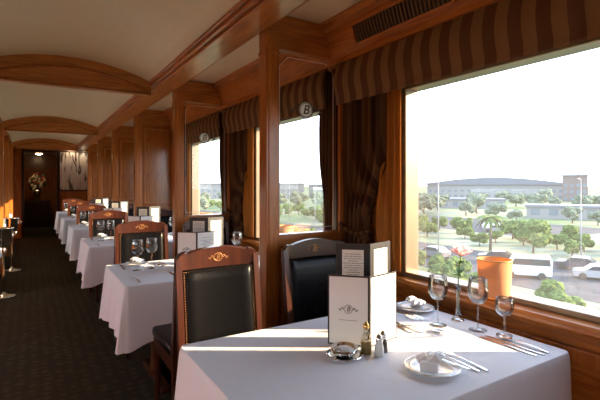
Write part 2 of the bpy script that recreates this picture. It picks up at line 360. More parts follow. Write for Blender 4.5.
# ------------------------------------------------------------------ chairs
def build_chair():
    r=root('dining_chair','dark mahogany dining chair with black leather back and carved crest','chair')
    W=.225
    def lean(z): return .0 if z<.45 else (z-.45)*.13
    for s in (-1,1):
        bm=bmesh.new(); x=s*(W-.015)
        zs=[0,.2,.45,.7,.98]
        sec=[]
        for z in zs:
            yy=lean(z)+(.05*(1-z/.45) if z<.45 else 0); w=.015 if z>.1 else .012
            sec.append([bm.verts.new((x+a*w,yy+b_*.018,z)) for a,b_ in((-1,-1),(1,-1),(1,1),(-1,1))])
        for A,B in zip(sec,sec[1:]):
            for i in range(4): bm.faces.new([A[i],A[(i+1)%4],B[(i+1)%4],B[i]])
        bm.faces.new(sec[0]); bm.faces.new(sec[-1])
        obj('leg',bmesh_to('leg',bm),mat=MAHOG,parent=r,label='mahogany rear leg rising into the back stile')
        bm=bmesh.new(); sweep_bm(bm,[(s*(W-.03),-.42,0),(s*(W-.03),-.42,.05),(s*(W-.03),-.42,.28),(s*(W-.03),-.42,.36),(s*(W-.03),-.42,.40)],[.013,.015,.021,.026,.026],12)
        obj('leg',bmesh_to('leg',bm),mat=MAHOG,parent=r,smooth=True)
    # apron
    boxes('seat_frame',[((-W+.01,-.445,.36),(W-.01,-.415,.43)),((-W+.01,-.01,.36),(W-.01,.02,.43)),((-W+.005,-.42,.36),(-W+.035,0,.43)),((W-.035,-.42,.36),(W-.005,0,.43))],.004,mat=MAHOG,parent=r)
    bm=bmesh.new(); addbox(bm,(-W,-.455,.43),(W,-.02,.49),.024,4)
    for v in bm.verts:
        if v.co.z>.47: v.co.z+=.016*(1-(v.co.x/W)**2)*(1-((v.co.y+.24)/.22)**2)
    obj('seat',bmesh_to('seat',bm),mat=LEATHER,parent=r,smooth=True,label='padded black leather seat')
    # back pad (curved sheet, reclined)
    bm=bmesh.new(); N=12
    def pt(u,v,side):
        x=-.192+.384*u; z=.53+.40*v
        e=min(u,1-u,v,1-v)*12; puff=.018*min(1,e)**.5
        return (x,lean(z)+(-.004-puff if side==0 else .004+puff*.6)+.02*(1-(x/.19)**2),z)
    S=[]
    for side in (0,1): S.append([[bm.verts.new(pt(i/N,j/N,side)) for j in range(N+1)] for i in range(N+1)])
    for G in S:
        for i in range(N):
            for j in range(N): bm.faces.new([G[i][j],G[i+1][j],G[i+1][j+1],G[i][j+1]])
    for i in range(N):
        for (a,b_) in (((i,0),(i+1,0)),((i,N),(i+1,N)),((0,i),(0,i+1)),((N,i),(N,i+1))):
            bm.faces.new([S[0][a[0]][a[1]],S[0][b_[0]][b_[1]],S[1][b_[0]][b_[1]],S[1][a[0]][a[1]]])
    obj('backrest',bmesh_to('backrest',bm),mat=LEATHER,parent=r,smooth=True,label='padded black leather back panel')
    # nailheads
    bm=bmesh.new()
    pts=[(-.185+.37*i/30,.913) for i in range(31)]+[(s*.185,.54+.373*i/30) for i in range(30) for s in (-1,1)]
    for x,z in pts:
        q=bmesh.ops.create_icosphere(bm,subdivisions=1,radius=.0032); yy=lean(z)-.010+.02*(1-(x/.19)**2)
        for v in q['verts']: v.co+=Vector((x,yy,z))
    nh=obj('nailhead_trim',bmesh_to('nh',bm),mat=GOLD,parent=r,smooth=True,label='row of small bronze nailheads'); nh['kind']='stuff'
    # crest rail
    def crest(z0,top,th,name):
        bm=bmesh.new(); n=28; F=[];
        for i in range(n+1):
            x=-W+2*W*i/n; q=abs(x)/W
            zt=top+.030*math.cos(q*PI*.62)-(.03*max(0,(q-.88)/.12)**2) + (.008 if .78<q<.93 else 0)
            yc=lean(.95)+.022*(1-q*q)
            F.append([bm.verts.new((x,yc-th,z0)),bm.verts.new((x,yc-th,zt)),bm.verts.new((x,yc+th,zt)),bm.verts.new((x,yc+th,z0))])
        for A,B in zip(F,F[1:]):
            for i in range(4): bm.faces.new([A[i],A[(i+1)%4],B[(i+1)%4],B[i]])
        bm.faces.new(F[0]); bm.faces.new(F[-1])
        obj(name,bmesh_to(name,bm),mat=MAHOG,parent=r)
    crest(.925,.998,.017,'crest_rail')
    box('lower_rail',(-W+.02,.0,.485),(W-.02,.03,.535),.005,mat=MAHOG,parent=r)
    em=emblem_mesh(.024,.021,'B',.0024); 
    obj('carved_emblem',em,mat=GOLD,parent=r,loc=(0,lean(.95)+.004,.975),smooth=True,label='carved oval monogram with leaf scrolls')
    return r
ch=build_chair()
G='matching dining chairs at the tables'
ch.location=(.825,2.065,0)
ch['label']='mahogany chair with black leather back at the aisle end'
dup(ch,(1.435,2.065,0),0,label='mahogany chair with black leather back beside the glass screen',group=G)
base='dark mahogany dining chair with black leather back and carved crest'
for k in range(1,6):
    yn=1.9*(k-1)
    dup(ch,(.845,yn+2.265,0),PI,label=base,group=G)
    dup(ch,(1.435,yn+2.42,0),PI,label=base,group=G)
    dup(ch,(.825+.01*(k%2),3.965+yn,0),.02*(-1)**k,label=base,group=G)
    dup(ch,(1.435,3.965+yn,0),0,label=base,group=G)
for k in range(3,6):
    dup(ch,(-.66,.33+1.9*k,0),PI,label=base,group=G)
    dup(ch,(-.66,2.07+1.9*k,0),0,label=base,group=G)
# ------------------------------------------------------------------ tables + cloths
def cloth_mesh(x0,x1,y0,y1,z,drop,seed=0):
    r=.02; per=[]
    def side(p,q,n,N):
        for i in range(N):
            t=i/N; per.append((p[0]+(q[0]-p[0])*t,p[1]+(q[1]-p[1])*t,n[0],n[1]))
    def corner(cx,cy,a0):
        for i in range(6):
            a=a0+PI/2*i/6; per.append((cx+r*math.cos(a),cy+r*math.sin(a),math.cos(a),math.sin(a)))
    side((x0+r,y0),(x1-r,y0),(0,-1),70); corner(x1-r,y0+r,-PI/2)
    side((x1,y0+r),(x1,y1-r),(1,0),50); corner(x1-r,y1-r,0)
    side((x1-r,y1),(x0+r,y1),(0,1),70); corner(x0+r,y1-r,PI/2)
    side((x0,y1-r),(x0,y0+r),(-1,0),50); corner(x0+r,y0+r,PI)
    bm=bmesh.new(); rows=[]
    ts=[0,.01,.03,.08,.15,.25,.37,.5,.65,.8,1.0]
    n=len(per)
    for t in ts:
        row=[]
        for i,(x,y,nx,ny) in enumerate(per):
            dc=min(math.hypot(x-a,y-b) for a in (x0,x1) for b in (y0,y1))
            g=math.exp(-(dc/.10)**2)
            s=i/n*2*PI
            f=.5+.5*math.sin(s*17+seed+1.3*math.sin(s*5+seed*2)); f2=noise.noise(Vector((x*3,y*3,seed)))
            amp=(.006+.038*f*(.6+f2)+.035*g)*t
            if nx>.5: amp*=.35
            if abs(ny)>.5: amp*=.35
            off=.006*min(1,t*30)+amp
            # corner fold
            row.append(bm.verts.new((x+nx*off,y+ny*off,z-.004*min(1,t*40)-drop*t*(1+.13*g))))
        rows.append(row)
    for A,B in zip(rows,rows[1:]):
        for i in range(n): bm.faces.new([A[i],A[(i+1)%n],B[(i+1)%n],B[i]])
    top=bm.faces.new(rows[0])
    bmesh.ops.recalc_face_normals(bm,faces=bm.faces[:])
    me=bpy.data.meshes.new('cloth'); bm.to_mesh(me); bm.free()
    for p in me.polygons: p.use_smooth=len(p.vertices)==4
    return me
TX0,TX1,TY0,TY1=.469,1.645,.80,1.60
def build_table(x0,x1,y0,y1,lab):
    r=root('dining_table',lab,'table')
    cx,cy=(x0+x1)/2,(y0+y1)/2
    r.location=(cx,cy,0); a,b=(x1-x0)/2-.005,(y1-y0)/2-.005
    box('tabletop',(-a,-b,.715),(a,b,.742),.004,mat=DARKW,parent=r)
    for s in ((-1,0),(1,0)) if a>.45 else ((0,0),):
        lathe('pedestal',[(0,.03),(.05,.03),(.04,.08),(.03,.2),(.045,.35),(.035,.55),(.05,.68),(.07,.715),(0,.715)],16,c=(s[0]*a*.55,0,0),mat=DARKW,parent=r)
        boxes('foot',[((s[0]*a*.55-.03,-b*.7,0),(s[0]*a*.55+.03,b*.7,.045))],.01,mat=DARKW,parent=r)
    return r
tb=build_table(TX0,TX1,TY0,TY1,'rectangular dining table under a long white cloth'); 
TG='cloth-covered dining tables'; CG='white tablecloths'
cl=obj('tablecloth',cloth_mesh(TX0,TX1,TY0,TY1,.75,.36,1),mat=CLOTH,label='white linen tablecloth with soft hanging folds on the set table',cat='tablecloth')
for k in range(1,6):
    dup(tb,(tb.location.x,tb.location.y+1.9*k,0),group=TG)
    if k<3:
        obj('tablecloth',cloth_mesh(TX0,TX1,TY0,TY1,.75,.34,k*1.7),mat=CLOTH,loc=(0,1.9*k,0),label='white linen tablecloth draped over a dining table',cat='tablecloth')['group']=CG
    else:
        n=cl.copy(); C.objects.link(n); n.location=(0,1.9*k,0); n['group']=CG; n['label']='white linen tablecloth draped over a dining table'
cl['group']=CG
tl=build_table(-1.06,-.36,TY0,TY1,'small square dining table under a white cloth')
tly=tl.location.y
c2=obj('tablecloth',cloth_mesh(-1.06,-.36,TY0,TY1,.75,.34,5),mat=CLOTH,label='white linen tablecloth draped over a small table',cat='tablecloth')
tl.location.y=tly+1.9*3; c2.location=(0,1.9*3,0); c2['group']=CG
for k in (4,5):
    dup(tl,(tl.location.x,tly+1.9*k,0),group=TG); n=c2.copy(); C.objects.link(n); n.location=(0,1.9*k,0)
# ------------------------------------------------------------------ tableware
ZT0=.7505
def wineglass(h,rb,lab,name='wine_glass'):
    r=root(name,lab,'glass')
    bh=h*.50
    lathe('bowl',[(.004,h-bh),(rb*.55,h-bh+.006),(rb*.92,h-bh*.72),(rb,h-bh*.45),(rb*.9,h-bh*.15),(rb*.84,h),(rb*.82,h),(rb*.88,h-bh*.15),(rb*.96,h-bh*.45),(rb*.88,h-bh*.7),(rb*.5,h-bh+.012),(0,h-bh+.008)],24,mat=WINE,parent=r)
    lathe('stem',[(.009,.004),(.004,.012),(.0035,h*.3),(.005,h-bh)],12,mat=WINE,parent=r)
    lathe('foot',[(0,0),(rb*.85,0),(rb*.85,.002),(.009,.006),(0,.006)],24,mat=WINE,parent=r)
    return r
GG='stemmed drinking glasses'
wg=wineglass(.215,.042,'tall clear stemmed wine glass beside the cutlery'); wg.location=(1.565,1.12,ZT0)
ws=wineglass(.15,.036,'short clear stemmed water glass by the window'); ws.location=(1.600,1.025,ZT0)
wg2=dup(wg,(1.475,1.25,ZT0),group=GG,label='clear wine glass at the far place setting')
def plate(r_,lab):
    r=root('side_plate',lab,'plate')
    lathe('plate_body',[(0,.003),(r_*.55,.003),(r_*.6,.0),(r_*.62,.0),(r_*.68,.006),(r_,.014),(r_*1.0,.016),(r_*.68,.010),(r_*.6,.006),(0,.006)],40,mat=CHINA,parent=r)
    bm=bmesh.new(); torus_bm(bm,(0,0,.0155),r_*.97,r_*.97,.0013,'XY',48,6)
    obj('rim_band',bmesh_to('rb',bm),mat=SILVER,parent=r,label='silver rim line',smooth=True)
    return r
p1=plate(.088,'white china side plate with a silver rim holding a napkin'); p1.location=(1.10,.955,ZT0)
PG='white side plates'
p2=dup(p1,(1.565,1.46,ZT0),group=PG)
def napkin():
    r=root('folded_napkin','white linen napkin folded into a pointed fan','napkin')
    bm=bmesh.new()
    for i in range(5):
        a=(-40+20*i)*PI/180; L=.085-.006*abs(i-2)
        d=Vector((math.sin(a),math.cos(a),0)); n_=Vector((d.y,-d.x,0))
        b0=Vector((0,-.045,.004+.003*i))
        ring=[]
        for t in (0,.35,.7,1):
            w=.022*math.sin(PI*(.25+.75*t))*1.0+.002; c=b0+d*L*t+Vector((0,0,.026*math.sin(PI*t*.8)))
            ring.append([bm.verts.new(c+n_*w),bm.verts.new(c+Vector((0,0,.016*(1.2-t)))),bm.verts.new(c-n_*w),bm.verts.new(c-Vector((0,0,.002)))])
        for A,B in zip(ring,ring[1:]):
            for j in range(4): bm.faces.new([A[j],A[(j+1)%4],B[(j+1)%4],B[j]])
        bm.faces.new(ring[0]); bm.faces.new(ring[-1])
    obj('napkin_folds',bmesh_to('nf',bm),mat=NAPK,parent=r)
    bm=bmesh.new(); addbox(bm,(-.028,-.062,.0),(.028,-.02,.030),.010,3)
    obj('napkin_base',bmesh_to('nb',bm),mat=NAPK,parent=r,smooth=True)
    return r
nk=napkin(); nk.location=(1.10,.965,ZT0+.010); nk.rotation_euler=(0,0,-.9)
NG='folded napkins on side plates'
dup(nk,(1.565,1.46,ZT0+.010),2.2,group=NG)
def flat_bm(bm,outline,z0,z1,curve=None):
    A=[bm.verts.new((x,y,z0+(curve(y) if curve else 0))) for x,y in outline]; B=[bm.verts.new((x,y,z1+(curve(y) if curve else 0))) for x,y in outline]
    n=len(outline); bm.faces.new(A); bm.faces.new(B[::-1])
    for i in range(n): bm.faces.new([A[i],A[(i+1)%n],B[(i+1)%n],B[i]])
def handle(bm,y0,y1,w0,w1,cv):
    N=10; rings=[]
    for i in range(N+1):
        t=i/N; y=y0+(y1-y0)*t; w=(w0*(1-t)+w1*t)*(1 if t>.08 else .7); h=.0016
        rings.append([bm.verts.new((w*math.cos(a),y,cv(y)+h*math.sin(a)+.002)) for a in [2*PI*j/10 for j in range(10)]])
    for A,B in zip(rings,rings[1:]):
        for j in range(10): bm.faces.new([A[j],A[(j+1)%10],B[(j+1)%10],B[j]])
    bm.faces.new(rings[0]); bm.faces.new(rings[-1])
def fork():
    bm=bmesh.new(); cv=lambda y:.008*math.sin(max(0,min(1,(y+.1)/.2))*PI)*.8
    handle(bm,-.1,.035,.0085,.003,cv)
    flat_bm(bm,[(-.003,.03),(-.009,.042),(-.011,.055),(.011,.055),(.009,.042),(.003,.03)],.001,.003,cv)
    for i in range(4):
        x=-.0095+i*.0063; flat_bm(bm,[(x-.0016,.054),(x+.0016,.054),(x+.0008,.098),(x-.0008,.098)],.001,.003,cv)
    return obj('fork',bmesh_to('fork',bm),mat=SILVER,smooth=False,label='polished silver fork lying on the tablecloth',cat='fork')
def spoon():
    bm=bmesh.new(); cv=lambda y:.006*math.sin(max(0,min(1,(y+.1)/.16))*PI)
    handle(bm,-.1,.045,.0085,.003,cv)
    N=16; M=5; prev=[bm.verts.new((0,.068,.0008))]
    for m in range(1,M+1):
        q=m/M; ring=[bm.verts.new((.019*q*math.cos(2*PI*i/N),.068+.029*q*math.sin(2*PI*i/N),.0008+.006*q*q)) for i in range(N)]
        if m==1:
            for i in range(N): bm.faces.new([prev[0],ring[i],ring[(i+1)%N]])
        else:
            for i in range(N): bm.faces.new([prev[i],ring[i],ring[(i+1)%N],prev[(i+1)%N]])
        prev=ring
    o=obj('spoon',bmesh_to('spoon',bm),mat=SILVER,smooth=True,label='polished silver spoon lying on the tablecloth',cat='spoon')
    md=o.modifiers.new('s','SOLIDIFY'); md.thickness=.0008; return o
def knife():
    bm=bmesh.new(); cv=lambda y:0
    handle(bm,-.115,0,.009,.006,cv)
    flat_bm(bm,[(-.004,-.003),(.007,-.003),(.0095,.02),(.010,.07),(.007,.10),(0,.115),(-.005,.112),(-.006,.02)],.0012,.0026)
    return obj('knife',bmesh_to('knife',bm),mat=SILVER,label='polished silver table knife lying on the tablecloth',cat='knife')
fk=fork(); sp_=spoon(); kn=knife()
def put(o,first,x,y,rz,group):
    n=o if first else o.copy()
    if not first: C.objects.link(n)
    n.location=(x,y,ZT0); n.rotation_euler=(0,0,rz); n['group']=group; return n
put(fk,True,1.215,.965,.03,'silver forks'); put(fk,False,1.247,.955,-.02,'silver forks')
put(kn,True,1.500,.955,.0,'silver knives'); put(kn,False,1.530,.945,.03,'silver knives'); put(sp_,True,1.563,.930,.0,'silver spoons')
put(fk,False,1.475,1.42,PI,'silver forks'); put(fk,False,1.445,1.435,PI+.04,'silver forks')
put(kn,False,1.345,1.34,PI,'silver knives'); put(kn,False,1.315,1.35,PI-.03,'silver knives'); put(sp_,False,1.375,1.25,PI+.5,'silver spoons')
b=kn.copy(); C.objects.link(b); b.location=(1.165,.955,ZT0+.0155); b.rotation_euler=(0,0,.12); b.scale=(.8,.75,.8); b['label']='small silver butter knife resting on the side plate'
# ------------------------------------------------------------------ menus
def panel_pts(p0,p1): return Vector((p1[0]-p0[0],p1[1]-p0[1],0))
def menu(spine,left,right,h,cover,label,logo=True,inset=0,name='menu_card'):
    r=root(name,label,'menu',(spine[0],spine[1],ZT0))
    for idx,e in enumerate((left,right)):
        d=panel_pts(spine,e); L=d.length
        ang=math.atan2(d.y,d.x)
        bm=bmesh.new(); addbox(bm,(0,-.0015,0),(L,.0015,h),.0005,1)
        o=obj('cover_panel',bmesh_to('mp',bm),mat=cover,parent=r); o.rotation_euler=(0,0,ang)
        nrm=Vector((-math.sin(ang),math.cos(ang),0)); s=-1 if nrm.y>0 else 1
        if inset:
            o2=box('inner_page',(inset,s*.0018 if s>0 else -.0024,inset),(L-inset,s*.0024 if s>0 else -.0018,h-inset),mat=PAPER,parent=o)
        yy=s*.0028
        bm=bmesh.new(); random.seed(idx+int(h*100))
        if idx==1 or not logo:
            z=h-.045
            while z>.04:
                w=random.uniform(.25,.62)*L
                if random.random()>.15:
                    c=L/2; 
                    x=c-w/2
                    while x<c+w/2:
                        ww=random.uniform(.004,.011); addbox(bm,(x,min(yy,yy*.9),z),(min(x+ww,c+w/2),max(yy,yy*.9),z+.0022)); x+=ww+.0025
                z-=.0095
            if bm.verts: obj('printed_lines',bmesh_to('pl',bm),mat=INK,parent=o)
            else: bm.free()
        else:
            bm.free()
            em=emblem_mesh(.016,.016,'B',.0007)
            if s>0: em.transform(Matrix.Rotation(PI,4,'Z'))
            obj('printed_monogram',em,mat=INK,parent=o,loc=(L/2,yy,h*.52))
            bm=bmesh.new(); addbox(bm,(L*.28,min(yy,.9*yy),h*.36),(L*.72,max(yy,.9*yy),h*.365))
            obj('printed_lines',bmesh_to('pl',bm),mat=INK,parent=o)
    return r
m1=menu((1.056,1.21),(.95,1.325),(1.215,1.235),.262,BLACK,'black-edged folded menu with white pages and round monogram standing open',inset=.006)
m2=menu((1.19,1.36),(1.085,1.455),(1.335,1.395),.355,BLACK,'black-bordered menu folder with white pages standing open',logo=False,inset=.026,name='menu_folder')
MG='standing menus'
for k in range(1,5):
    dup(m2,(1.12,1.2+1.9*k,ZT0),.1*k,group=MG); dup(m1,(1.0,1.1+1.9*k,ZT0),group=MG)
# ------------------------------------------------------------------ condiments
def shaker(loc,lab,body):
    r=root('salt_shaker',lab,'shaker',loc)
    lathe('shaker_body',[(0,0),(.016,0),(.018,.006),(.016,.03),(.012,.045),(.011,.05),(0,.05)],20,mat=body,parent=r)
    lathe('shaker_cap',[(.0125,.048),(.0135,.052),(.013,.062),(.008,.072),(.003,.077),(0,.078)],20,mat=SILVER,parent=r); return r
PEP=plain('pepper',(.05,.035,.03),.4,coat=.6); SAL=plain('salt_crystal',(.75,.74,.7),.3,coat=.8)
s_=shaker((1.035,1.135,ZT0),'small cut-glass salt shaker with silver cap',SAL)
shaker((1.072,1.155,ZT0),'small cut-glass pepper shaker with silver cap',PEP).name='pepper_shaker'
bt=root('oil_bottle','small clear glass cruet bottle with gold stopper','bottle',(1.01,1.175,ZT0))
lathe('bottle_body',[(0,0),(.02,0),(.021,.005),(.021,.05),(.012,.068),(.008,.078),(.008,.09),(0,.09)],20,mat=WINE,parent=bt)
lathe('bottle_content',[(0,.003),(.018,.003),(.018,.045),(0,.045)],20,mat=plain('olive_oil',(.35,.22,.04),.2,coat=.5),parent=bt)
lathe('stopper',[(.009,.088),(.011,.092),(.011,.1),(.004,.112),(0,.113)],16,mat=BRASS,parent=bt)
bd=root('butter_dish','round silver butter dish with raised rim on a saucer','dish',(.928,1.195,ZT0))
lathe('saucer',[(0,0),(.045,0),(.05,.002),(.065,.008),(.065,.010),(.045,.005),(0,.004)],36,mat=SILVER,parent=bd)
lathe('bowl',[(0,.005),(.025,.005),(.042,.015),(.048,.032),(.049,.034),(.046,.034),(.039,.018),(.02,.010),(0,.010)],36,mat=SILVER,parent=bd)
lathe('butter',[(0,.010),(.036,.017),(.036,.026),(.02,.033),(0,.034)],24,mat=CHINA,parent=bd)
# ------------------------------------------------------------------ vase + rose
VX,VY=1.606,1.25
vs=root('bud_vase','slim clear glass bud vase holding one rose','vase',(VX,VY,ZT0))
lathe('vase_body',[(0,.004),(.02,.004),(.022,.01),(.012,.03),(.008,.07),(.009,.12),(.014,.155),(.012,.155),(.007,.12),(.006,.07),(.008,.03),(0,.02)],20,mat=WINE,parent=vs)
lathe('vase_foot',[(0,0),(.028,0),(.028,.003),(.012,.008),(0,.008)],20,mat=SILVER,parent=vs)
ro=root('rose','single pink rose with green leaves standing in a bud vase','flower',(VX,VY,ZT0))
sweep('stem',[(0,0,.03),(0,0,.10),(.002,0,.18),(.008,-.004,.25),(.014,-.006,.285)],.003,6,mat=GREEN,parent=ro)
bm=bmesh.new()
cx=Vector((.015,-.006,.280))
for layer,(n,rr,hh,op) in enumerate([(3,.013,.058,.1),(4,.022,.058,.4),(5,.031,.052,.9),(6,.036,.042,1.4)]):
    for i in range(n):
        a0=2*PI*i/n+layer*.7; G_=[]
        for u in range(7):
            col=[]
            for v in range(6):
                t=v/5; w=(u/6-.5)*2*PI/n*1.35*math.sin(PI*(.2+.62*t)); rad=rr*math.sin(PI/2*min(1,t*1.5))+op*.010*t*t
                z=hh*t-(.010*op*t**3)
                col.append(bm.verts.new(cx+Vector((rad*math.cos(a0+w),rad*math.sin(a0+w),z))))
            G_.append(col)
        for u in range(6):
            for v in range(5): bm.faces.new([G_[u][v],G_[u+1][v],G_[u+1][v+1],G_[u][v+1]])
obj('rose_head',bmesh_to('rh',bm),mat=PINK,parent=ro,smooth=True)
for a,z in ((.5,.20),(2.6,.23),(4.4,.245),(1.6,.255),(3.4,.19)):
    bm=bmesh.new(); d=Vector((math.cos(a),math.sin(a),0)); n_=Vector((-d.y,d.x,0)); c0=Vector((.006,-.002,z)); rows=[]
    for i in range(7):
        t=i/6; w=.016*math.sin(PI*t**.8)+.0005; c=c0+d*.06*t+Vector((0,0,.022*math.sin(PI*t*.7)))
        rows.append([bm.verts.new(c+n_*w+Vector((0,0,.003))),bm.verts.new(c),bm.verts.new(c-n_*w+Vector((0,0,.003)))])
    for A,B in zip(rows,rows[1:]):
        for j in range(2): bm.faces.new([A[j],A[j+1],B[j+1],B[j]])
    obj('leaf',bmesh_to('leaf',bm),mat=GREEN,parent=ro,smooth=True)
# ------------------------------------------------------------------ amber lamp on ledge
def lamp():
    r=root('table_lamp','small lamp with glowing amber shade on the window ledge','lamp',(1.775,1.185,.838))
    lathe('lamp_base',[(0,0),(.045,0),(.045,.006),(.03,.012),(.01,.02),(.008,.05),(0,.05)],24,mat=BRASS,parent=r)
    o=lathe('lamp_shade',[(.066,.015),(.074,.178),(.072,.178),(.064,.015)],36,mat=SHADE,parent=r)
    for zz,rr in ((.176,.074),(.017,.066)):
        bm=bmesh.new(); torus_bm(bm,(0,0,zz),rr,rr,.002,'XY',36,6)
        obj('shade_trim',bmesh_to('st',bm),mat=BRASS,parent=r,smooth=True)
    lathe('bulb',[(0,.05),(.01,.055),(.018,.08),(.015,.1),(0,.11)],16,mat=plain('warm_bulb',(1,.8,.5),.3,emit=(1,.6,.3),es=5),parent=r)
    return r
lp=lamp()
for k in range(1,5): dup(lp,(1.775,1.185+1.9*k,.838),group='amber ledge lamps')
# ------------------------------------------------------------------ tableware on further tables
for k in range(1,6):
    o=1.9*k
    for (x,y) in ((.733,1.30),(.63,1.27),(1.42,1.35),(1.02,1.38)):
        dup(wg,(x,y+o,ZT0),group=GG,label='tall clear stemmed wine glass on a laid table')
    for (x,y,a) in ((.66,1.48,2.2),(.98,.93,-.9),(1.5,1.46,2.2)):
        dup(p1,(x,y+o,ZT0),group=PG); dup(nk,(x,y+o,ZT0+.010),a,group=NG)
    if k<3:
        for x,y in ((.80,1.42),(.84,1.43),(1.08,1.0),(.56,.95)): put(fk,False,x,y+o,PI if y>1.2 else 0,'silver forks')
        for x,y in ((.56,1.43),(.80,.98)): put(kn,False,x,y+o,PI if y>1.2 else 0,'silver knives')
for k in (3,4,5):
    for (x,y) in ((-.5,1.3),(-.8,1.1)): dup(wg,(x,y+1.9*k,ZT0),group=GG,label='tall clear stemmed wine glass on a laid table')
    dup(p1,(-.55,1.02+1.9*k,ZT0),group=PG); dup(nk,(-.55,1.02+1.9*k,ZT0+.01),.5,group=NG)
# ------------------------------------------------------------------ silver bucket stands
def bucket():
    r=root('wine_cooler_stand','polished silver wine bucket on a slender floor stand','bucket stand',(-.29,6.3,0))
    lathe('stand_base',[(0,0),(.13,0),(.13,.012),(.10,.02),(.03,.035),(.014,.06),(0,.06)],32,mat=SILVER,parent=r)
    lathe('pole',[(.012,.04),(.012,.2),(.022,.24),(.012,.28),(.012,.5),(.03,.56),(.012,.6)],16,mat=SILVER,parent=r)
    lathe('bucket',[(0,.60),(.065,.60),(.075,.62),(.095,.82),(.105,.825),(.105,.835),(.09,.832),(.072,.64),(0,.63)],32,mat=SILVER,parent=r)
    for s in (-1,1):
        bm=bmesh.new(); torus_bm(bm,(s*.108,0,.76),.018,.022,.004,'XZ',20,6); obj('handle',bmesh_to('h',bm),mat=SILVER,parent=r,smooth=True)
    return r
bk=bucket(); dup(bk,(-.27,8.15,0),group='silver wine bucket stands')
# ------------------------------------------------------------------ end wall, corridor
D0,D1,DT=-.17,.56,2.2
boxes('wall_end',[((WL,YE,0),(D0,YE+.08,2.5)),((D1,YE,0),(WR,YE+.08,2.5)),((D0,YE,DT),(D1,YE+.08,2.5))],mat=WOODZ,kind='structure')
boxes('door_1',[((D0-.06,YE-.02,0),(D0,YE+.1,DT+.06)),((D1,YE-.02,0),(D1+.06,YE+.1,DT+.06)),((D0,YE-.02,DT),(D1,YE+.1,DT+.06))],.006,mat=MAHOG,kind='structure')
box('wall_corridor_left',(-.45,YE+.08,0),(-.37,17.3,2.5),mat=DARKW,kind='structure')
box('wall_corridor_right',(.76,YE+.08,0),(.84,17.3,2.5),mat=DARKW,kind='structure')
box('wall_corridor_end',(-.45,17.3,0),(.84,17.38,2.5),mat=BURL,kind='structure')
# sideboard with bouquet in corridor
sb=root('sideboard','dark wood sideboard at the end of the corridor','sideboard',(.14,16.3,0))
box('cabinet_body',(-.35,-.2,0),(.35,.2,.85),.01,mat=MAHOG,parent=sb)
boxes('cabinet_door',[((-.33,-.22,.08),(-.01,-.2,.79))],.004,mat=MAHOG,parent=sb); boxes('cabinet_door',[((.01,-.22,.08),(.33,-.2,.79))],.004,mat=MAHOG,parent=sb)
bq=root('flower_bouquet','mixed cream and red flower bouquet in a silver urn','flowers',(.14,16.25,.85))
lathe('urn',[(0,0),(.09,0),(.04,.05),(.10,.18),(.13,.34),(.12,.34),(0,.28)],20,mat=SILVER,parent=bq)
random.seed(3)
for nm,cc,cnt in (('cream_blossoms',(.85,.72,.5),60),('red_blossoms',(.55,.14,.08),26),('foliage',(.12,.16,.06),40)):
    bm=bmesh.new()
    for i in range(cnt):
        v=Vector((random.gauss(0,1),random.gauss(0,1),random.gauss(0,1))).normalized()*random.uniform(.6,1.05)
        r_=bmesh.ops.create_icosphere(bm,subdivisions=1,radius=random.uniform(.03,.055))
        for q in r_['verts']: q.co+=Vector((v.x*.24,v.y*.16,.58+v.z*.30))
    blo=obj(nm,bmesh_to('bl',bm),mat=plain(nm,cc,.7),parent=bq); blo['kind']='stuff'
cl_=root('added_ceiling_lamp','round brass ceiling lamp with warm dome, added to brighten the corridor','lamp',(.18,15.6,2.31))  # lamp added to brighten the far doorway and corridor
lathe('lamp_rim',[(0,.06),(.12,.06),(.12,.02),(.10,.01),(.10,.05),(0,.05)],28,mat=BRASS,parent=cl_)
lathe('glass_dome',[(.10,.02),(.085,-.005),(.05,-.02),(0,-.025)],28,mat=plain('lamp_glass',(1,.8,.5),.3,emit=(1,.66,.36),es=42),parent=cl_)
# waterfall picture on end wall
WF,nt,b_=newmat('waterfall_print')
tc=nt.nodes.new('ShaderNodeTexCoord'); mp=nt.nodes.new('ShaderNodeMapping'); mp.inputs['Scale'].default_value=(7,1,1.3)
n=nt.nodes.new('ShaderNodeTexNoise'); n.inputs['Scale'].default_value=1.6; n.inputs['Detail'].default_value=5; n.inputs['Distortion'].default_value=.8
r=nt.nodes.new('ShaderNodeValToRGB'); r.color_ramp.elements[0].position=.40; r.color_ramp.elements[0].color=(.08,.055,.045,1); r.color_ramp.elements[1].position=.50; r.color_ramp.elements[1].color=(.92,.89,.85,1)
nt.links.new(tc.outputs['Object'],mp.inputs['Vector']); nt.links.new(mp.outputs['Vector'],n.inputs['Vector']); nt.links.new(n.outputs['Fac'],r.inputs['Fac']); nt.links.new(r.outputs['Color'],b_.inputs['Base Color'])
pc=root('wall_picture','framed waterfall picture with white streaks on the end wall','picture',(1.03,YE-.012,1.72))
box('print',(-.40,-.006,-.5),(.40,.004,.5),mat=WF,parent=pc)
boxes('picture_frame',[((-.44,-.012,-.54),(-.40,.010,.54)),((.40,-.012,-.54),(.44,.010,.54)),((-.40,-.012,.5),(.40,.010,.54)),((-.40,-.012,-.54),(.40,.010,-.5))],.003,mat=MAHOG,parent=pc)
pl=root('added_picture_lamp','slim brass lamp added above the waterfall picture to brighten it','lamp',(1.03,YE,2.285))  # extra lamp added to light up the picture and end wall
sweep('lamp_arm',[(0,0,-.01),(0,-.10,.01),(0,-.16,.0)],.007,8,mat=BRASS,parent=pl)
sweep('lamp_tube',[(-.22,-.17,-.012),(.22,-.17,-.012)],.012,10,mat=plain('tube_glow',(1,.9,.7),.3,emit=(1,.8,.55),es=34),parent=pl)
boxes('lamp_hood',[((-.24,-.20,-.026),(.24,-.185,.010)),((-.24,-.20,.002),(.24,-.145,.012))],.003,mat=BRASS,parent=pl)
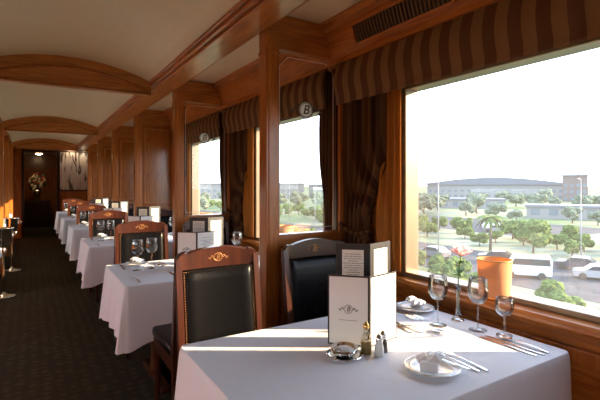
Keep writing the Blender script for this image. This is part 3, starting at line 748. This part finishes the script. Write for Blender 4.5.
# ------------------------------------------------------------------ exterior
GZ=-8
def extmat(name,c1,c2,scale=.1):
    m,nt,b=newmat(name); n=nt.nodes.new('ShaderNodeTexNoise'); n.inputs['Scale'].default_value=scale; n.inputs['Detail'].default_value=6
    tc=nt.nodes.new('ShaderNodeTexCoord'); r=nt.nodes.new('ShaderNodeValToRGB'); r.color_ramp.elements[0].position=.4; r.color_ramp.elements[0].color=(*c1,1); r.color_ramp.elements[1].position=.6; r.color_ramp.elements[1].color=(*c2,1)
    nt.links.new(tc.outputs['Object'],n.inputs['Vector']); nt.links.new(n.outputs['Fac'],r.inputs['Fac']); nt.links.new(r.outputs['Color'],b.inputs['Base Color']); b.inputs['Roughness'].default_value=.95; b.inputs['Specular IOR Level'].default_value=.1
    return m
GROUND=extmat('ground_grass',(.09,.135,.055),(.18,.195,.14),.06)
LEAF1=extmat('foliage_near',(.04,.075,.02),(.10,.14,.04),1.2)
LEAF2=extmat('foliage_far_hazed',(.09,.125,.09),(.14,.165,.12),1)  # paler, greyer greens: distance haze put into the leaf colour
TRUNK=plain('bark',(.10,.075,.055),.9)
ASPH=extmat('asphalt',(.05,.05,.058),(.072,.072,.08),.5)
WHITEB=plain('pale_wall',(.19,.195,.20),.8); GREYB=plain('grey_roof',(.12,.135,.165),.7); REDB=plain('brick_wall',(.14,.11,.105),.8)
POLE=plain('pole_grey',(.22,.23,.25),.6)
box('ground',(-500,-900,GZ-1),(3000,2500,GZ),mat=GROUND,kind='structure')
box('road',(38,-60,GZ),(54,260,GZ+.03),mat=ASPH,kind='structure')
box('road_lot',(75,40,GZ),(104,110,GZ+.03),mat=ASPH,kind='structure')
def crown_mesh(seed,R=2.4):
    random.seed(seed); bm=bmesh.new()
    for i in range(16):
        r=R*random.uniform(.28,.55); c=Vector((random.uniform(-1,1)*R*.75,random.uniform(-1,1)*R*.75,3.5+random.uniform(-.9,1.3)*R*.5))
        q=bmesh.ops.create_icosphere(bm,subdivisions=3,radius=r)
        for v in q['verts']:
            v.co=v.co*(1+.45*noise.noise(v.co*2.4+Vector((seed,i,0)))+.2*noise.noise(v.co*6+Vector((seed,i,0))))+c
    return bmesh_to('crown',bm)
def tree(seed,mat):
    r=root('tree','leafy green tree standing on the verge below the railway','tree')
    obj('crown',crown_mesh(seed),mat=mat,parent=r)
    sweep('trunk',[(0,0,-.05),(.05,0,1.2),(0,.1,2.4),(.1,0,3.6)],[.22,.17,.14,.08],8,mat=TRUNK,parent=r); return r
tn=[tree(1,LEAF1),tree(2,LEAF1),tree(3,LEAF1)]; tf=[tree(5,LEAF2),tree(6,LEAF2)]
def polar(az,r): a=math.radians(az); return (r*math.sin(a),r*math.cos(a))
used=set(); PL=[]
BLD=[(272,184,50),(262,125,14),(280,96,20),(200,250,36),(130,270,42),(128,62,15),(152,112,17)]
def place_tree(lst,x,y,s):
    rad=3.4*s
    for (a,b_,c) in PL:
        if math.hypot(x-a,y-b_)<rad+c: return
    for (a,b_,c) in BLD:
        if math.hypot(x-a,y-b_)<rad+c: return
    PL.append((x,y,rad))
    t=random.choice(lst)
    if id(t) not in used:
        used.add(id(t)); t.location=(x,y,GZ); o=t
    else: o=dup(t,(x,y,GZ))
    o.scale=(s,s,s*random.uniform(.7,1.0)); o.rotation_euler=(0,0,random.uniform(0,6)); o['group']='trees beyond the train windows'
random.seed(11)
for i in range(110):
    x=random.uniform(25,36); y=x/math.tan(math.radians(random.uniform(25,57))); place_tree(tn,x,y,random.uniform(.42,.72))
for x,y,s in ((31,15.5,.45),(33,17.6,.40),(30,12.2,.45),(34.5,22.5,.38)): place_tree(tn,x,y,s)
for i in range(170):
    x=random.uniform(57.5,73); y=x/math.tan(math.radians(random.uniform(18,74))); place_tree(tn,x,y,random.uniform(.4,.8))
for i in range(130):
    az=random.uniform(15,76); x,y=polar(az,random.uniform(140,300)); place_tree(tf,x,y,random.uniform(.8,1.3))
for i in range(22):
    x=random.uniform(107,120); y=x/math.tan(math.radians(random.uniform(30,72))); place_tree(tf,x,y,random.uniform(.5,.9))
def building(name,lab,x,y,w,d,h,mat,roof,rz,curved=False):
    r=root(name,lab,'building',(x,y,GZ),rz)
    box('building_body',(-w/2,-d/2,0),(w/2,d/2,h),mat=mat,parent=r)
    if curved:
        pts=[(-w/2-1,h)]+[(-w/2-1+(w+2)*i/20,h+1+h*.4*math.sin(PI*i/20)) for i in range(21)]+[(w/2+1,h)]
        prism('roof',pts,'Y',-d/2-1,d/2+1,mat=roof,parent=r)
    else: box('roof',(-w/2-.4,-d/2-.4,h),(w/2+.4,d/2+.4,h+.6),mat=roof,parent=r)
    L=[]
    n=max(4,int(w/4))
    for f in range(max(1,int(h/4))):
        for i in range(n):
            xx=-w/2+w*(i+.25)/n; L.append(((xx,-d/2-.05,1+f*3.6),(xx+w/n*.5,-d/2+.05,2.8+f*3.6)))
    boxes('window_band',L,mat=plain('building_glass',(.12,.15,.18),.2),parent=r)
    return r
building('arena','long pale arena with low curved roof',272,184,82,40,9.5,WHITEB,GREYB,-.95,True)
building('office_building','brick office block with flat grey roof',262,125,12,12,14.5,REDB,GREYB,-1.1)
building('office_building','low pale office building beyond the trees',280,96,30,14,10.5,WHITEB,REDB,-1.15)
building('warehouse','long pale warehouse beyond the trees',200,250,60,20,9,WHITEB,GREYB,-.7)
building('warehouse','pale low warehouse with grey roof',130,270,70,20,10,WHITEB,GREYB,-.5)
building('pavilion','low pale pavilion with flat grey roof near the car park',128,62,22,10,3.2,WHITEB,GREYB,-1.05)
building('pavilion','low pale pavilion with flat grey roof among trees',152,112,24,12,3.4,WHITEB,GREYB,-.9)
def vehicle(name,lab,x,y,rz,col,van=False):
    r=root(name,lab,'van' if van else 'car',(x,y,GZ+.03),rz)
    m=plain(name+'_paint',col,.25,coat=.8)
    if van: P=[(-2.3,.35),(2.3,.35),(2.35,.9),(2.2,1.15),(1.55,1.35),(1.05,2.15),(-2.2,2.2),(-2.35,1.9)]; Wd=.95; H=[(1.4,1.35),(1.0,1.95),(-2.1,1.98),(-2.15,1.35)]
    else: P=[(-2.1,.3),(2.1,.3),(2.15,.65),(1.95,.85),(1.1,.95),(.5,1.42),(-1.0,1.45),(-1.7,1.0),(-2.1,.92)]; Wd=.87; H=[(.95,.96),(.45,1.34),(-.95,1.37),(-1.5,1.0)]
    o=prism('car_body',P,'Y',-Wd,Wd,mat=m,parent=r)
    prism('side_windows',H,'Y',-Wd-.01,Wd+.01,mat=plain('tinted_glass',(.03,.04,.05),.1),parent=r)
    for sx in (-1.4,1.35):
        for sy in (-1,1):
            bm=bmesh.new(); lathe_bm(bm,[(0,-.1),(.34,-.1),(.34,.1),(0,.1)],20)
            me=bmesh_to('wheel',bm); me.transform(Matrix.Rotation(PI/2,4,'X')); obj('wheel',me,mat=RUB,parent=r,loc=(sx,sy*(Wd-.05),.34))
    return r
vehicle('van','white delivery van parked on the asphalt',42.5,25.0,2.2,(.5,.5,.5),True)
vehicle('car','silver hatchback driving on the road',47.5,20.5,2.1,(.26,.27,.29))
vehicle('car','dark sedan parked behind the van',47.5,31.5,2.1,(.04,.04,.05))
vehicle('car','dark hatchback parked beside the road',51,24.0,1.9,(.05,.05,.07))
vehicle('car','grey sedan on the road',44,38,1.57,(.15,.15,.17))
random.seed(5)
for i in range(8):
    vehicle('car','small parked car in a row on the distant lot',78+2.9*i,52+2.2*i,.65+PI/2,random.choice([(.4,.4,.4),(.08,.08,.1),(.2,.2,.22),(.45,.45,.45)]))['group']='cars parked in the distant lot'
def pole(x,y,h,lab='tall grey street light pole beside the road'):
    r=root('street_lamp',lab,'street lamp',(x,y,GZ))
    sweep('pole',[(0,0,-.05),(0,0,h*.5),(0,0,h)],[.08,.06,.04],8,mat=POLE,parent=r)
    sweep('arm',[(0,0,h),(-.2,0,h+.1),(-.5,0,h+.12)],.04,6,mat=POLE,parent=r)
    box('lamp_head',(-.8,-.1,h+.06),(-.45,.1,h+.16),.02,mat=POLE,parent=r)
for x,y,h in ((37,31.3,12.5),(56,26,10),(56,60,10),(56,95,10),(37,55,12),(90,38,10),(100,36,10)): pole(x,y,h)
def palm(x,y,h):
    r=root('palm_tree','tall palm tree among the lower trees','tree',(x,y,GZ))
    sweep('trunk',[(0,0,-.05),(.1,0,h*.5),(0,0,h)],[.22,.16,.13],8,mat=TRUNK,parent=r)
    bm=bmesh.new()
    for i in range(18):
        a=2*PI*i/18*1.0+.3*(i%3); d=Vector((math.cos(a),math.sin(a),0)); n_=Vector((-d.y,d.x,0)); up=.9 if i%2 else .2; rows=[]
        for j in range(7):
            t=j/6; c=Vector((0,0,h))+d*2.3*t+Vector((0,0,up*t*1.6-2.0*t*t)); w=.28*math.sin(PI*(.12+.85*t))
            rows.append([bm.verts.new(c+n_*w-Vector((0,0,w*.6))),bm.verts.new(c),bm.verts.new(c-n_*w-Vector((0,0,w*.6)))])
        for A,B in zip(rows,rows[1:]):
            for j in range(2): bm.faces.new([A[j],A[j+1],B[j+1],B[j]])
    obj('fronds',bmesh_to('fr',bm),mat=LEAF1,parent=r)
palm(55.2,37.5,4.8)
# ------------------------------------------------------------------ light
w=bpy.data.worlds.new('sky'); sc.world=w; w.use_nodes=True; nt=w.node_tree
bg=nt.nodes['Background']; tc=nt.nodes.new('ShaderNodeTexCoord'); spx=nt.nodes.new('ShaderNodeSeparateXYZ'); rp=nt.nodes.new('ShaderNodeValToRGB')
rp.color_ramp.elements[0].position=0; rp.color_ramp.elements[0].color=(.90,.96,1,1)
rp.color_ramp.elements[1].position=.6; rp.color_ramp.elements[1].color=(.56,.73,1,1)
nt.links.new(tc.outputs['Generated'],spx.inputs[0]); nt.links.new(spx.outputs[2],rp.inputs[0]); nt.links.new(rp.outputs[0],bg.inputs[0]); bg.inputs[1].default_value=5.4
sl=bpy.data.lights.new('sun','SUN'); sl.energy=24; sl.angle=.012; sl.color=(1,.74,.44)
so=bpy.data.objects.new('sun',sl); C.objects.link(so)
toward=Vector((.78,-.50,.30)).normalized()
so.rotation_euler=toward.to_track_quat('Z','Y').to_euler()
# ------------------------------------------------------------------ camera
cd=bpy.data.cameras.new('cam'); cam=bpy.data.objects.new('cam',cd); C.objects.link(cam)
cd.sensor_width=36; cd.lens=430/600*36; cd.shift_y=-15/600; cd.clip_end=4000; cd.clip_start=.02
cam.location=(0,0,1.35); cam.rotation_euler=(PI/2,0,-math.atan(268/430))
sc.camera=cam
